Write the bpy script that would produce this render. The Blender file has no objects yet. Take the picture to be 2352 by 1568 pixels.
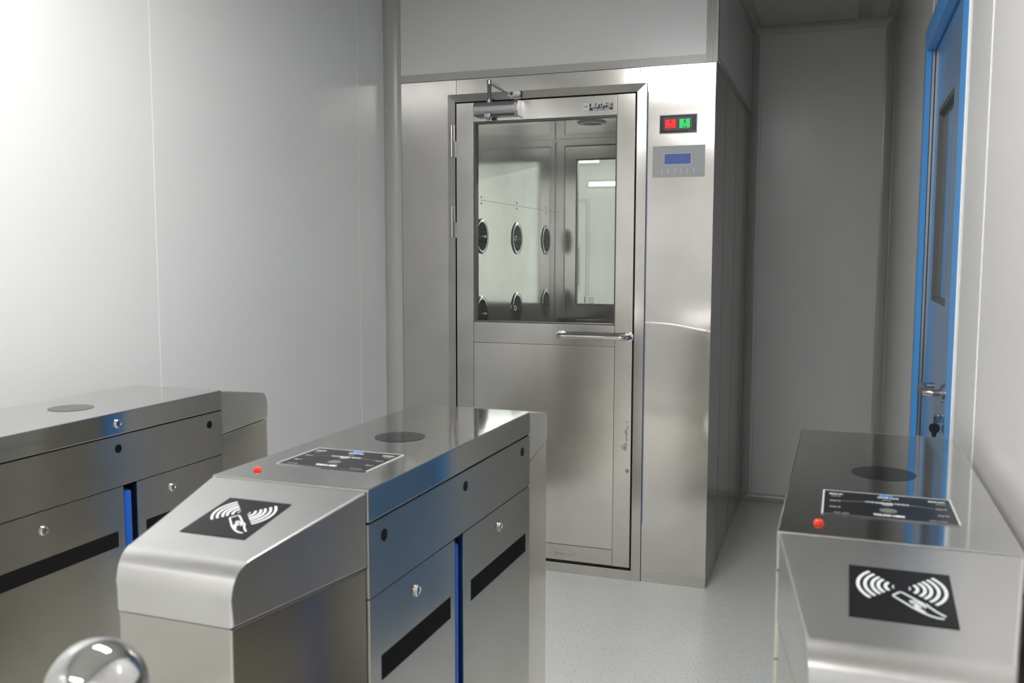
import bpy, bmesh, math, random
from mathutils import Vector, Matrix
random.seed(4)
PI = math.pi
scn = bpy.context.scene
col = scn.collection

# ------------------------------------------------------------------ camera
CAM = Vector((0.4873, -3.7664, 1.3783)); YAW, PITCH, ROLL, FPX = 0.343, -0.0917, 0.0018, 2100.0
fwd = Vector((-math.sin(YAW)*math.cos(PITCH), math.cos(YAW)*math.cos(PITCH), math.sin(PITCH)))
rt = Vector((math.cos(YAW), math.sin(YAW), 0)); up = rt.cross(fwd)
c_, s_ = math.cos(ROLL), math.sin(ROLL)
R_, U_ = c_*rt + s_*up, -s_*rt + c_*up
cam_d = bpy.data.cameras.new('camera'); cam = bpy.data.objects.new('camera', cam_d); col.objects.link(cam)
M = Matrix.Identity(4)
for i in range(3):
    M[i][0] = R_[i]; M[i][1] = U_[i]; M[i][2] = -fwd[i]; M[i][3] = CAM[i]
cam.matrix_world = M
cam_d.sensor_width = 36; cam_d.lens = FPX/2352*36; cam_d.clip_start = 0.02; cam_d.clip_end = 60
cam_d.dof.use_dof = True; cam_d.dof.focus_distance = 3.9; cam_d.dof.aperture_fstop = 8.0
scn.camera = cam

# ------------------------------------------------------------------ world, view
w = bpy.data.worlds.new('world'); scn.world = w; w.use_nodes = True
w.node_tree.nodes['Background'].inputs[0].default_value = (0.8, 0.9, 1, 1)
w.node_tree.nodes['Background'].inputs[1].default_value = 0.05
scn.view_settings.view_transform = 'Standard'; scn.view_settings.look = 'None'
scn.view_settings.gamma = 1; scn.view_settings.use_curve_mapping = False
scn.view_settings.exposure = 0.2
LAMP_MAIN, LAMP_REAR, LAMP_FAR = 53.0, 32.0, 140.0      # emission of the ceiling lamps' diffusers
LAMP_COL = (1.0, 0.985, 0.965); FAR_COL = (0.97, 1.0, 0.965)

# ------------------------------------------------------------------ materials
def newmat(name):
    m = bpy.data.materials.new(name); m.use_nodes = True
    return m, m.node_tree, m.node_tree.nodes['Principled BSDF']
def mat(name, colr, rough=0.5, metal=0.0, coat=0.0, spec=0.5):
    m, nt, b = newmat(name)
    b.inputs['Base Color'].default_value = (*colr, 1); b.inputs['Roughness'].default_value = rough
    b.inputs['Metallic'].default_value = metal; b.inputs['Coat Weight'].default_value = coat
    b.inputs['Specular IOR Level'].default_value = spec
    return m
def N(nt, t, **kw):
    n = nt.nodes.new(t)
    for k, v in kw.items(): setattr(n, k, v)
    return n
def steel(name, base, r0, r1, scale=(30, 30, 2), wave=0.0, smear=0.0, wscale=1.5):
    """brushed stainless: fine directional noise in the roughness, broad soft waviness of the sheet in the bump"""
    m, nt, b = newmat(name)
    b.inputs['Metallic'].default_value = 1.0
    tc = N(nt, 'ShaderNodeTexCoord'); mp = N(nt, 'ShaderNodeMapping'); mp.inputs['Scale'].default_value = scale
    nt.links.new(tc.outputs['Object'], mp.inputs[0])
    n1 = N(nt, 'ShaderNodeTexNoise'); n1.inputs['Scale'].default_value = 4; n1.inputs['Detail'].default_value = 2
    nt.links.new(mp.outputs[0], n1.inputs['Vector'])
    mr = N(nt, 'ShaderNodeMapRange'); mr.inputs['To Min'].default_value = (r0+r1)/2-(r1-r0)*0.12; mr.inputs['To Max'].default_value = (r0+r1)/2+(r1-r0)*0.12
    mr.inputs['From Min'].default_value = 0.3; mr.inputs['From Max'].default_value = 0.7
    nt.links.new(n1.outputs[0], mr.inputs[0]); nt.links.new(mr.outputs[0], b.inputs['Roughness'])
    n2 = N(nt, 'ShaderNodeTexNoise'); n2.inputs['Scale'].default_value = 5; n2.inputs['Detail'].default_value = 4
    nt.links.new(tc.outputs['Object'], n2.inputs['Vector'])
    mx = N(nt, 'ShaderNodeMix', data_type='RGBA')
    mx.inputs['A'].default_value = (*[c*(1-0.02-smear*0.6) for c in base], 1); mx.inputs['B'].default_value = (*[min(1, c*1.04) for c in base], 1)
    r2 = N(nt, 'ShaderNodeMapRange'); r2.inputs['From Min'].default_value = 0.35; r2.inputs['From Max'].default_value = 0.6
    nt.links.new(n2.outputs[0], r2.inputs[0]); nt.links.new(r2.outputs[0], mx.inputs['Factor'])
    nt.links.new(mx.outputs['Result'], b.inputs['Base Color'])
    if wave:
        n3 = N(nt, 'ShaderNodeTexNoise'); n3.inputs['Scale'].default_value = wscale; n3.inputs['Detail'].default_value = 1
        nt.links.new(tc.outputs['Object'], n3.inputs['Vector'])
        bp = N(nt, 'ShaderNodeBump'); bp.inputs['Strength'].default_value = wave; bp.inputs['Distance'].default_value = 0.02
        nt.links.new(n3.outputs[0], bp.inputs['Height']); nt.links.new(bp.outputs[0], b.inputs['Normal'])
    return m
def painted(name, colr, rough, bump=0.03):
    m, nt, b = newmat(name)
    b.inputs['Roughness'].default_value = rough
    tc = N(nt, 'ShaderNodeTexCoord'); n = N(nt, 'ShaderNodeTexNoise'); n.inputs['Scale'].default_value = 2.2; n.inputs['Detail'].default_value = 2
    nt.links.new(tc.outputs['Object'], n.inputs['Vector'])
    mx = N(nt, 'ShaderNodeMix', data_type='RGBA'); mx.inputs['A'].default_value = (*[c*0.97 for c in colr], 1); mx.inputs['B'].default_value = (*colr, 1)
    nt.links.new(n.outputs[0], mx.inputs['Factor']); nt.links.new(mx.outputs['Result'], b.inputs['Base Color'])
    bp = N(nt, 'ShaderNodeBump'); bp.inputs['Strength'].default_value = bump; bp.inputs['Distance'].default_value = 0.02
    nt.links.new(n.outputs[0], bp.inputs['Height']); nt.links.new(bp.outputs[0], b.inputs['Normal'])
    return m
def emis(name, colr, strength):
    m, nt, b = newmat(name)
    b.inputs['Base Color'].default_value = (0.8, 0.8, 0.8, 1)
    b.inputs['Emission Color'].default_value = (*colr, 1); b.inputs['Emission Strength'].default_value = strength
    return m
def floor_mat():
    m, nt, b = newmat('speckled vinyl floor')
    b.inputs['Roughness'].default_value = 0.32
    tc = N(nt, 'ShaderNodeTexCoord')
    base = (0.68, 0.685, 0.655); cur = None
    mixes = [(200, 0.61, 0.65, (0.42, 0.43, 0.42)), (130, 0.655, 0.69, (0.20, 0.25, 0.30)), (260, 0.64, 0.67, (0.78, 0.78, 0.76))]
    for i, (sc, a, bb, cc) in enumerate(mixes):
        n = N(nt, 'ShaderNodeTexNoise'); n.inputs['Scale'].default_value = sc; n.inputs['Detail'].default_value = 2
        mp = N(nt, 'ShaderNodeMapping'); mp.inputs['Location'].default_value = (i*7.3, i*3.1, 0)
        nt.links.new(tc.outputs['Object'], mp.inputs[0]); nt.links.new(mp.outputs[0], n.inputs['Vector'])
        r = N(nt, 'ShaderNodeMapRange'); r.inputs['From Min'].default_value = a; r.inputs['From Max'].default_value = bb
        nt.links.new(n.outputs[0], r.inputs[0])
        mx = N(nt, 'ShaderNodeMix', data_type='RGBA'); nt.links.new(r.outputs[0], mx.inputs['Factor'])
        if cur is None: mx.inputs['A'].default_value = (*base, 1)
        else: nt.links.new(cur, mx.inputs['A'])
        mx.inputs['B'].default_value = (*cc, 1); cur = mx.outputs['Result']
    nt.links.new(cur, b.inputs['Base Color'])
    return m
def glass_mat():
    m = bpy.data.materials.new('window glass'); m.use_nodes = True; nt = m.node_tree; nt.nodes.clear()
    out = N(nt, 'ShaderNodeOutputMaterial'); mx = N(nt, 'ShaderNodeMixShader'); tr = N(nt, 'ShaderNodeBsdfTransparent')
    gl = N(nt, 'ShaderNodeBsdfGlossy'); gl.inputs['Roughness'].default_value = 0.02; fr = N(nt, 'ShaderNodeFresnel'); fr.inputs[0].default_value = 1.5
    tr.inputs[0].default_value = (0.985, 0.99, 0.985, 1)
    nt.links.new(fr.outputs[0], mx.inputs[0]); nt.links.new(tr.outputs[0], mx.inputs[1]); nt.links.new(gl.outputs[0], mx.inputs[2])
    nt.links.new(mx.outputs[0], out.inputs[0])
    return m

ST_LID = steel('brushed steel lid', (0.62, 0.615, 0.605), 0.06, 0.09, (3, 40, 3), 0.0, 0.06)
ST_SIDE = steel('brushed steel side', (0.60, 0.58, 0.54), 0.14, 0.20, (3, 3, 40), 0.02, 0.03)
ST_HOOD = steel('satin steel hood', (0.76, 0.75, 0.745), 0.22, 0.28, (30, 4, 4), 0.02, 0.05)
ST_FRONT = steel('steel shower sheet', (0.68, 0.66, 0.635), 0.14, 0.18, (4, 4, 30), 0.10, 0.04, 1.1)
ST_RIGHT = steel('brushed steel control panel sheet', (0.66, 0.64, 0.615), 0.13, 0.17, (30, 4, 4), 0.04, 0.04, 1.1)
_b = ST_RIGHT.node_tree.nodes['Principled BSDF']; _t = ST_RIGHT.node_tree.nodes.new('ShaderNodeTangent'); _t.direction_type = 'RADIAL'; _t.axis = 'Z'
_b.inputs['Anisotropic'].default_value = 0.6; ST_RIGHT.node_tree.links.new(_t.outputs[0], _b.inputs['Tangent'])
ST_FRAME = steel('steel frame', (0.62, 0.60, 0.575), 0.13, 0.17, (4, 4, 30), 0.0, 0.05)
ST_DOOR = steel('steel door stiles', (0.62, 0.60, 0.575), 0.13, 0.17, (4, 4, 30), 0.0, 0.05)
def add_smear(m, spots):
    nt = m.node_tree; b = nt.nodes['Principled BSDF']; tc = N(nt, 'ShaderNodeTexCoord'); src = b.inputs['Base Color'].links[0].from_socket
    nz = N(nt, 'ShaderNodeTexNoise'); nz.inputs['Scale'].default_value = 42; nz.inputs['Detail'].default_value = 5; nt.links.new(tc.outputs['Object'], nz.inputs['Vector'])
    for (x, z, rx, rz, am, cc) in spots:
        mp = N(nt, 'ShaderNodeMapping'); mp.inputs['Location'].default_value = (-x/rx, 0, -z/rz); mp.inputs['Scale'].default_value = (1/rx, 0, 1/rz)
        ln = N(nt, 'ShaderNodeVectorMath', operation='LENGTH'); nt.links.new(tc.outputs['Object'], mp.inputs[0]); nt.links.new(mp.outputs[0], ln.inputs[0])
        r1 = N(nt, 'ShaderNodeMapRange'); r1.inputs['From Min'].default_value = 1; r1.inputs['From Max'].default_value = 0.2; r1.inputs['To Max'].default_value = 0.36; nt.links.new(ln.outputs['Value'], r1.inputs[0])
        ad = N(nt, 'ShaderNodeMath', operation='ADD'); nt.links.new(r1.outputs[0], ad.inputs[0]); nt.links.new(nz.outputs[0], ad.inputs[1])
        r2 = N(nt, 'ShaderNodeMapRange'); r2.inputs['From Min'].default_value = 0.80; r2.inputs['From Max'].default_value = 0.96; r2.inputs['To Max'].default_value = am; nt.links.new(ad.outputs[0], r2.inputs[0])
        mx = N(nt, 'ShaderNodeMix', data_type='RGBA'); nt.links.new(r2.outputs[0], mx.inputs['Factor']); nt.links.new(src, mx.inputs['A']); mx.inputs['B'].default_value = (*cc, 1); src = mx.outputs['Result']
    nt.links.new(src, b.inputs['Base Color'])
add_smear(ST_DOOR, [(-0.345, 0.62, 0.035, 0.14, 0.75, (0.16, 0.13, 0.12)), (-0.335, 0.48, 0.02, 0.05, 0.8, (0.18, 0.16, 0.14)), (-0.60, 0.085, 0.16, 0.02, 0.5, (0.30, 0.25, 0.22))])
ST_INNER = steel('bright inner sheet', (0.86, 0.865, 0.85), 0.10, 0.15, (4, 4, 20), 0.06, 0.02, 1.0)
BOWL = mat('dark polished bowl', (0.45, 0.45, 0.43), 0.08, 1.0)
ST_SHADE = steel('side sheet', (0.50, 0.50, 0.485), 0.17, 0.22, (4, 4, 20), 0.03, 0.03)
CHROME = mat('polished chrome', (0.68, 0.68, 0.68), 0.04, 1.0)
ALU = mat('silver aluminium', (0.46, 0.46, 0.47), 0.36, 1.0)
SATIN = mat('satin handle steel', (0.55, 0.53, 0.51), 0.22, 1.0)
DARK = mat('dark gap', (0.012, 0.012, 0.014), 0.6)
GASKET = mat('grey rubber gasket', (0.10, 0.105, 0.115), 0.5)
TAPE = mat('matt black tape', (0.010, 0.010, 0.010), 0.75, spec=0.12)
SENS = mat('black sensor lens', (0.006, 0.007, 0.008), 0.3, spec=0.15)
RIM = mat('pale panel rim', (0.50, 0.50, 0.50), 0.4)
DISC = mat('smoked black disc', (0.006, 0.007, 0.008), 0.08, spec=0.4)
STICK = mat('black sticker', (0.008, 0.008, 0.010), 0.25, spec=0.3)
WHITE = mat('white print', (0.62, 0.65, 0.66), 0.4)
GREYP = mat('grey print', (0.22, 0.23, 0.23), 0.4)
BLUEP = mat('blue print', (0.03, 0.28, 0.80), 0.4)
RED = mat('red plastic', (0.75, 0.045, 0.02), 0.3)
FLAP = mat('blue flap plastic', (0.018, 0.13, 0.62), 0.33)
WALL = painted('white wall panel', (0.71, 0.72, 0.715), 0.24)
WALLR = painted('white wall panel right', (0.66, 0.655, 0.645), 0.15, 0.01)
TRIMM = mat('aluminium cove trim', (0.43, 0.435, 0.415), 0.25)
JOINT = mat('side sheet joint', (0.16, 0.16, 0.155), 0.4, 0.6)
SEAM = mat('seam sealant and lit edge', (0.80, 0.80, 0.79), 0.5)  # wall seams, and the painted lit edge of the blue door frame
SEAMD = mat('dark panel joint', (0.36, 0.37, 0.36), 0.5)
CEIL = painted('ceiling panel', (0.62, 0.62, 0.60), 0.4)
BLUE = mat('blue door paint', (0.075, 0.33, 0.76), 0.24)
BLUEL = mat('blue leaf with grey sheen', (0.13, 0.25, 0.44), 0.13)  # grey reflected by the glossy leaf is mixed into this base colour
WGLASS = mat('dim door pane', (0.17, 0.21, 0.235), 0.07, spec=0.7)
WFRAME = mat('grey window bead', (0.10, 0.10, 0.10), 0.4)
GLASS = glass_mat()
FARW = painted('far room wall', (0.72, 0.73, 0.70), 0.35)
FARG = mat('far room grey', (0.30, 0.32, 0.31), 0.5)
FLOOR = floor_mat()
LAMPM = emis('lamp diffuser', LAMP_COL, LAMP_MAIN)
LAMPR = emis('rear lamp diffuser', LAMP_COL, LAMP_REAR)
LAMPF = emis('added far tube', FAR_COL, LAMP_FAR)  # serves only the lamps added out of view
LAMPD = emis('dimmer far tube', FAR_COL, 3.0)
LGLOW = emis('red signal light', (0.75, 0.02, 0.02), 0.75)
GGLOW = emis('green signal light', (0.03, 0.55, 0.13), 0.75)
for _m, _c in ((LGLOW, (0.5, 0.02, 0.02)), (GGLOW, (0.03, 0.4, 0.1))): _m.node_tree.nodes['Principled BSDF'].inputs['Base Color'].default_value = (*_c, 1)
LCD = emis('blue display', (0.03, 0.055, 0.20), 0.6); LCD.node_tree.nodes['Principled BSDF'].inputs['Base Color'].default_value = (0.05, 0.08, 0.22, 1)
FOIL = mat('control foil', (0.44, 0.45, 0.46), 0.35, spec=0.3)
PWHITE = mat('white plastic edge', (0.72, 0.74, 0.75), 0.4)

# ------------------------------------------------------------------ mesh helpers
class MB:
    def __init__(s): s.bm = bmesh.new()
    def box(s, x0, x1, y0, y1, z0, z1, bev=0.0, seg=2):
        b = bmesh.new()
        vs = [b.verts.new((x, y, z)) for x in (x0, x1) for y in (y0, y1) for z in (z0, z1)]
        for f in ((0, 1, 3, 2), (4, 6, 7, 5), (0, 4, 5, 1), (2, 3, 7, 6), (0, 2, 6, 4), (1, 5, 7, 3)): b.faces.new([vs[i] for i in f])
        if bev: bmesh.ops.bevel(b, geom=list(b.edges), offset=bev, segments=seg, profile=0.5, affect='EDGES')
        return s.merge(b)
    def merge(s, b, mtx=None):
        if mtx is not None: bmesh.ops.transform(b, matrix=mtx, verts=b.verts)
        bmesh.ops.recalc_face_normals(b, faces=b.faces)
        me = bpy.data.meshes.new('tmp'); b.to_mesh(me); b.free(); s.bm.from_mesh(me); bpy.data.meshes.remove(me)
        return s
    def lathe(s, prof, origin, axis='Z', seg=32, cap=True):
        """prof: list of (r, h) along axis"""
        b = bmesh.new(); rings = []
        for r, h in prof:
            if r < 1e-6: rings.append([b.verts.new((0, 0, h))])
            else: rings.append([b.verts.new((r*math.cos(2*PI*i/seg), r*math.sin(2*PI*i/seg), h)) for i in range(seg)])
        for a, c in zip(rings, rings[1:]):
            for i in range(seg):
                j = (i+1) % seg
                if len(a) == 1 and len(c) == 1: continue
                if len(a) == 1: b.faces.new((a[0], c[i], c[j]))
                elif len(c) == 1: b.faces.new((a[i], a[j], c[0]))
                else: b.faces.new((a[i], a[j], c[j], c[i]))
        for r in ((rings[0], rings[-1]) if cap else ()):
            if len(r) > 1: b.faces.new(r)
        rot = {'Z': Matrix.Identity(4), 'X': Matrix.Rotation(PI/2, 4, 'Y'), 'Y': Matrix.Rotation(-PI/2, 4, 'X'), '-Y': Matrix.Rotation(PI/2, 4, 'X'), '-X': Matrix.Rotation(-PI/2, 4, 'Y')}[axis]
        return s.merge(b, Matrix.Translation(origin) @ rot)
    def tube(s, pts, r, seg=12):
        pts = [Vector(p) for p in pts]; b = bmesh.new(); rings = []
        rr = r if isinstance(r, (list, tuple)) else [r]*len(pts)
        ref = None
        for i, p in enumerate(pts):
            t = (pts[min(i+1, len(pts)-1)]-pts[max(i-1, 0)]).normalized()
            if ref is None: ref = t.orthogonal().normalized()
            ref = (ref - t*ref.dot(t)).normalized(); bi = t.cross(ref)
            rings.append([b.verts.new(p + rr[i]*(math.cos(2*PI*k/seg)*ref + math.sin(2*PI*k/seg)*bi)) for k in range(seg)])
        for a, c in zip(rings, rings[1:]):
            for i in range(seg): b.faces.new((a[i], a[(i+1) % seg], c[(i+1) % seg], c[i]))
        b.faces.new(rings[0]); b.faces.new(rings[-1])
        return s.merge(b)
    def prism(s, loop, axis, a0, a1, bev=0.0):
        """loop of 2D points extruded along axis between a0 and a1"""
        b = bmesh.new()
        def p3(u, v, a): return {'X': (a, u, v), 'Y': (u, a, v), 'Z': (u, v, a)}[axis]
        A = [b.verts.new(p3(u, v, a0)) for u, v in loop]; B = [b.verts.new(p3(u, v, a1)) for u, v in loop]
        b.faces.new(A); b.faces.new(B)
        n = len(loop)
        for i in range(n): b.faces.new((A[i], A[(i+1) % n], B[(i+1) % n], B[i]))
        if bev: bmesh.ops.bevel(b, geom=list(b.edges), offset=bev, segments=2, profile=0.5, affect='EDGES')
        return s.merge(b)
    def ring(s, ox0, ox1, oz0, oz1, ix0, ix1, iz0, iz1, y0, y1, plane='XZ', yi=None):
        """rectangular frame with mitred corners (in XZ, depth Y; or in YZ, depth X)"""
        b = bmesh.new()
        def P(u, d, v): return (u, d, v) if plane == 'XZ' else (d, u, v)
        o = [(ox0, oz0), (ox1, oz0), (ox1, oz1), (ox0, oz1)]; i_ = [(ix0, iz0), (ix1, iz0), (ix1, iz1), (ix0, iz1)]
        V = {}
        for k in range(4):
            for nm, L in (('o', o), ('i', i_)):
                for d, y in ((0, y0 if (nm == 'o' or yi is None) else yi), (1, y1)): V[nm, k, d] = b.verts.new(P(L[k][0], y, L[k][1]))
        for k in range(4):
            j = (k+1) % 4
            for d in (0, 1): b.faces.new((V['o', k, d], V['o', j, d], V['i', j, d], V['i', k, d]))
            b.faces.new((V['o', k, 0], V['o', j, 0], V['o', j, 1], V['o', k, 1]))
            b.faces.new((V['i', k, 0], V['i', j, 0], V['i', j, 1], V['i', k, 1]))
        return s.merge(b)
    def build(s, name, m, parent=None, smooth=30, loc=None):
        me = bpy.data.meshes.new(name); s.bm.to_mesh(me); s.bm.free(); me.materials.append(m)
        if smooth:
            me.polygons.foreach_set('use_smooth', [True]*len(me.polygons))
            me.set_sharp_from_angle(angle=math.radians(smooth))
        o = bpy.data.objects.new(name, me); col.objects.link(o)
        if smooth and smooth <= 30:
            wn = o.modifiers.new('face weighted normals', 'WEIGHTED_NORMAL'); wn.weight = 100; wn.keep_sharp = True
        if parent: o.parent = parent
        if loc: o.location = loc
        return o
def bx(name, m, parent, *a, bev=0.0, **k): return MB().box(*a, bev=bev).build(name, m, parent, **k)
def empty(name, loc=(0, 0, 0), rz=0.0):
    o = bpy.data.objects.new(name, None); o.empty_display_size = 0.1; col.objects.link(o)
    o.location = loc; o.rotation_euler = (0, 0, rz); return o
def tag(o, label=None, cat=None, group=None, kind=None):
    if label: o['label'] = label
    if cat: o['category'] = cat
    if group: o['group'] = group
    if kind: o['kind'] = kind
    return o
def struct(o): o['kind'] = 'structure'; return o
def text(name, s, size, m, parent, mtx, sx=1.0, depth=0.0003, bold=0.0):
    cu = bpy.data.curves.new(name, 'FONT'); cu.body = s; cu.size = size; cu.align_x = 'CENTER'; cu.align_y = 'CENTER'
    cu.extrude = depth; cu.offset = bold; cu.resolution_u = 3
    o = bpy.data.objects.new(name, cu); col.objects.link(o)
    dg = bpy.context.evaluated_depsgraph_get(); me = bpy.data.meshes.new_from_object(o.evaluated_get(dg))
    bpy.data.objects.remove(o); bpy.data.curves.remove(cu)
    me.transform(mtx @ Matrix.Diagonal((sx, 1, 1, 1))); me.materials.clear(); me.materials.append(m); me.name = name
    o = bpy.data.objects.new(name, me); col.objects.link(o)
    if parent: o.parent = parent
    return o
def frontm(x, y, z):      # text matrix: reads on a surface facing -Y
    return Matrix.Translation((x, y, z)) @ Matrix.Rotation(PI/2, 4, 'X')

# ------------------------------------------------------------------ room shell
XW, XR, YB, ZC, XL, HS = -1.447, 0.727, 1.519, 2.63, -1.387, 2.15
YR = -6.4
struct(bx('floor', FLOOR, None, -5, 3, YR-0.1, 9, -0.1, 0, smooth=0))
struct(bx('ceiling', CEIL, None, XW-0.2, XR+0.2, YR-0.1, YB+0.1, ZC, ZC+0.1, smooth=0))
wl = struct(bx('wall_left', WALL, None, XW-0.1, XW, YR, 0.0, 0, ZC, smooth=0))
for y, m_ in ((-1.525, SEAM), (-0.288, SEAM), (-2.72, SEAM), (-3.9, SEAM), (-5.1, SEAM)):
    bx('panel_seam', m_, wl, XW, XW+0.0008, y-0.0012, y+0.0012, 0, ZC, smooth=0)
# right wall with the opening of the blue door
DY0, DY1, DZ = -1.60, -0.48, 2.10
m_ = MB(); m_.box(XR, XR+0.12, YR, DY0, 0, ZC); m_.box(XR, XR+0.12, DY1, YB, 0, ZC); m_.box(XR, XR+0.12, DY0, DY1, DZ, ZC)
wr = struct(m_.build('wall_right', WALLR, None, smooth=0))
for y, z0 in ((-1.932, 0), (-0.69, DZ), (-3.1, 0), (-4.3, 0)):
    bx('panel_seam', SEAM, wr, XR-0.0008, XR, y-0.004, y+0.004, z0, ZC, smooth=0)
wb = struct(bx('wall_back', WALL, None, 0, XR, YB, YB+0.08, 0, ZC, smooth=0))
bx('panel_seam', SEAMD, wb, 0.052, 0.0535, YB-0.0006, YB, 0.04, ZC, smooth=0)
struct(bx('wall_rear', WALL, None, XW, XR, YR-0.1, YR, 0, ZC, smooth=0))
# painted walls above the air shower
wu = struct(bx('wall_front', WALL, None, XW, -0.004, 0.0, 0.06, HS+0.002, ZC, smooth=0))
ws = struct(bx('wall_side', WALL, None, -0.06, 0.0, 0.06, YB, HS+0.002, ZC, smooth=0))
# channel under the front panel, ribbed corner post, side channel
m_ = MB(); m_.box(XL, -0.040, -0.005, 0.0, HS+0.001, HS+0.033, bev=0.001)
struct(m_.build('trim_1', TRIMM, None))
m_ = MB(); m_.box(-0.040, 0.004, -0.006, 0.0, HS+0.001, ZC)
m_.box(0.0, 0.006, -0.004, 0.04, HS+0.001, ZC)
for i in range(6): m_.box(-0.038+i*0.0066, -0.0355+i*0.0066, -0.0095, -0.006, HS+0.001, ZC)
struct(m_.build('trim_2', TRIMM, None))
m_ = MB(); m_.prism([(0.0, HS+0.001), (0.012, HS+0.001), (0.004, HS+0.03), (0.0, HS+0.03)], 'Y', 0.04, YB)
struct(m_.build('trim_3', TRIMM, None))
def cove(name, cx, cy, sx, sy, r, z0, z1, lip=0.004, n=10):
    """vertical concave corner cove; (cx,cy) wall corner, sx,sy directions into the room"""
    loop = [(cx, cy)]
    loop.append((cx+sx*r, cy))
    loop.append((cx+sx*r, cy+sy*lip))
    rr = r-lip
    for i in range(n+1):
        a = PI/2*i/n
        loop.append((cx+sx*(r-rr*math.sin(a)), cy+sy*(r-rr*math.cos(a))))
    loop.append((cx+sx*lip, cy+sy*r)); loop.append((cx, cy+sy*r))
    return struct(MB().prism(loop, 'Z', z0, z1).build(name, TRIMM, None))
def cove_h(name, axis, c1, c2, s1, s2, r, a0, a1, lip=0.004, n=10):
    loop = [(c1, c2), (c1+s1*r, c2), (c1+s1*r, c2+s2*lip)]
    rr = r-lip
    for i in range(n+1):
        a = PI/2*i/n; loop.append((c1+s1*(r-rr*math.sin(a)), c2+s2*(r-rr*math.cos(a))))
    loop += [(c1+s1*lip, c2+s2*r), (c1, c2+s2*r)]
    return struct(MB().prism(loop, axis, a0, a1).build(name, TRIMM, None))
cove('trim_4', XW, 0.0, 1, -1, 0.06, 0, ZC)
cove('trim_5', 0.0, YB, 1, -1, 0.038, 0, ZC)
cove('trim_6', XR, YB, -1, -1, 0.052, 0, ZC)
cove_h('trim_7', 'X', YB, ZC, -1, -1, 0.045, 0.0, XR)
cove_h('trim_8', 'Y', 0.0, ZC, 1, -1, 0.045, 0.0, YB)
cove_h('trim_9', 'Y', XR, ZC, -1, -1, 0.045, YR, YB)
cove_h('trim_10', 'X', 0.0, ZC, -1, -1, 0.045, XW, 0.0)
cove_h('trim_11', 'Y', XW, ZC, 1, -1, 0.045, YR, 0)
struct(bx('trim_12', TRIMM, None, 0.535, 0.60, 0.05, YB-0.04, ZC-0.004, ZC, bev=0.001))
cove_h('baseboard_back', 'X', YB, 0, -1, 1, 0.042, 0.0, XR)
cove_h('baseboard_right', 'Y', XR, 0, -1, 1, 0.042, DY1, YB)
cove_h('baseboard_left', 'Y', XW, 0, 1, 1, 0.042, YR, 0)

# ---- blue door in the right wall
d1 = struct(empty('door_1', (XR, (DY0+DY1)/2, 0)))
bpy.context.view_layer.update()
def rel(o, root):
    o.parent = root; o.matrix_parent_inverse = root.matrix_world.inverted() if root.matrix_world != Matrix.Identity(4) else Matrix.Identity(4)
    return o
def relx(root):
    bpy.context.view_layer.update()
    inv = root.matrix_world.inverted()
    def f(o): o.parent = root; o.matrix_parent_inverse = inv; return o
    return f
R1 = relx(d1)
m_ = MB(); J = 0.10
m_.box(XR-0.004, XR+0.06, DY0, DY0+J, 0, DZ, bev=0.001); m_.box(XR-0.004, XR+0.06, DY1-0.085, DY1, 0, DZ, bev=0.001)
m_.box(XR-0.004, XR+0.06, DY0+J, DY1-0.085, DZ-0.075, DZ, bev=0.001)
fr = R1(m_.build('door_frame', BLUE))
R1(MB().box(XR-0.0030, XR-0.0002, DY0-0.005, DY0-0.0002, 0, DZ).build('frame_lit_edge', SEAM, smooth=0))  # white strip paints the bright light on the frame's side return
yj = DY1-0.085
R1(MB().box(XR+0.0130, XR+0.0200, yj-0.006, yj-0.0002, 0, DZ-0.076).build('seal_strip', ALU, smooth=0))
R1(MB().box(XR+0.0112, XR+0.0130, yj-0.003, yj-0.0002, 0, DZ-0.076).build('seal_gap', DARK, smooth=0))
LX = XR+0.022
LY0, LY1, LZ = DY0+J+0.004, DY1-0.085-0.008, DZ-0.083
WY0, WY1, WZ0, WZ1 = -1.14, -0.74, 1.252, 1.815
m_ = MB()
m_.box(LX, LX+0.035, LY0, WY0, 0.01, LZ); m_.box(LX, LX+0.035, WY1, LY1, 0.01, LZ)
m_.box(LX, LX+0.035, WY0, WY1, 0.01, WZ0); m_.box(LX, LX+0.035, WY0, WY1, WZ1, LZ)
leaf = R1(m_.build('door_leaf', BLUEL, smooth=0))
o = R1(MB().box(LX+0.02, LX+0.0199+0.03, LY1, LY1+0.008, 0, LZ+0.008).box(LX+0.02, LX+0.05, LY0-0.004, LY1+0.008, LZ, LZ+0.008).build('door_gasket', GASKET, smooth=0))
o = R1(MB().ring(WY0, WY1, WZ0, WZ1, WY0+0.012, WY1-0.012, WZ0+0.012, WZ1-0.012, LX+0.001, LX+0.02, plane='YZ').build('window_frame', WFRAME, smooth=0))
o = R1(bx('window_pane', WGLASS, None, LX+0.014, LX+0.020, WY0+0.01, WY1-0.01, WZ0+0.01, WZ1-0.01, smooth=0))
pts = []
hz = 1.032; hx = LX-0.045
P0 = [(LX, -1.205), (hx+0.02, -1.205)]
pts = [(LX, -1.205, hz), (hx+0.022, -1.205, hz)]
for i in range(1, 13):
    a = PI/2*i/12; pts.append((hx+0.022-0.022*math.sin(a), -1.205+0.022*(1-math.cos(a)), hz))
for i in range(0, 13):
    a = PI/2*i/12; pts.append((hx+0.022*(1-math.cos(a)), -1.085+0.022*math.sin(a), hz))
pts.append((LX-0.010, -1.063, hz))
hd = R1(MB().tube(pts, 0.0095, 14).build('lever_handle', SATIN))
o = R1(MB().lathe([(0.0, 0), (0.024, 0), (0.024, 0.006), (0.021, 0.008), (0.0, 0.008)], (LX, -1.205, hz), '-X').build('handle_rose', SATIN))
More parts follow.
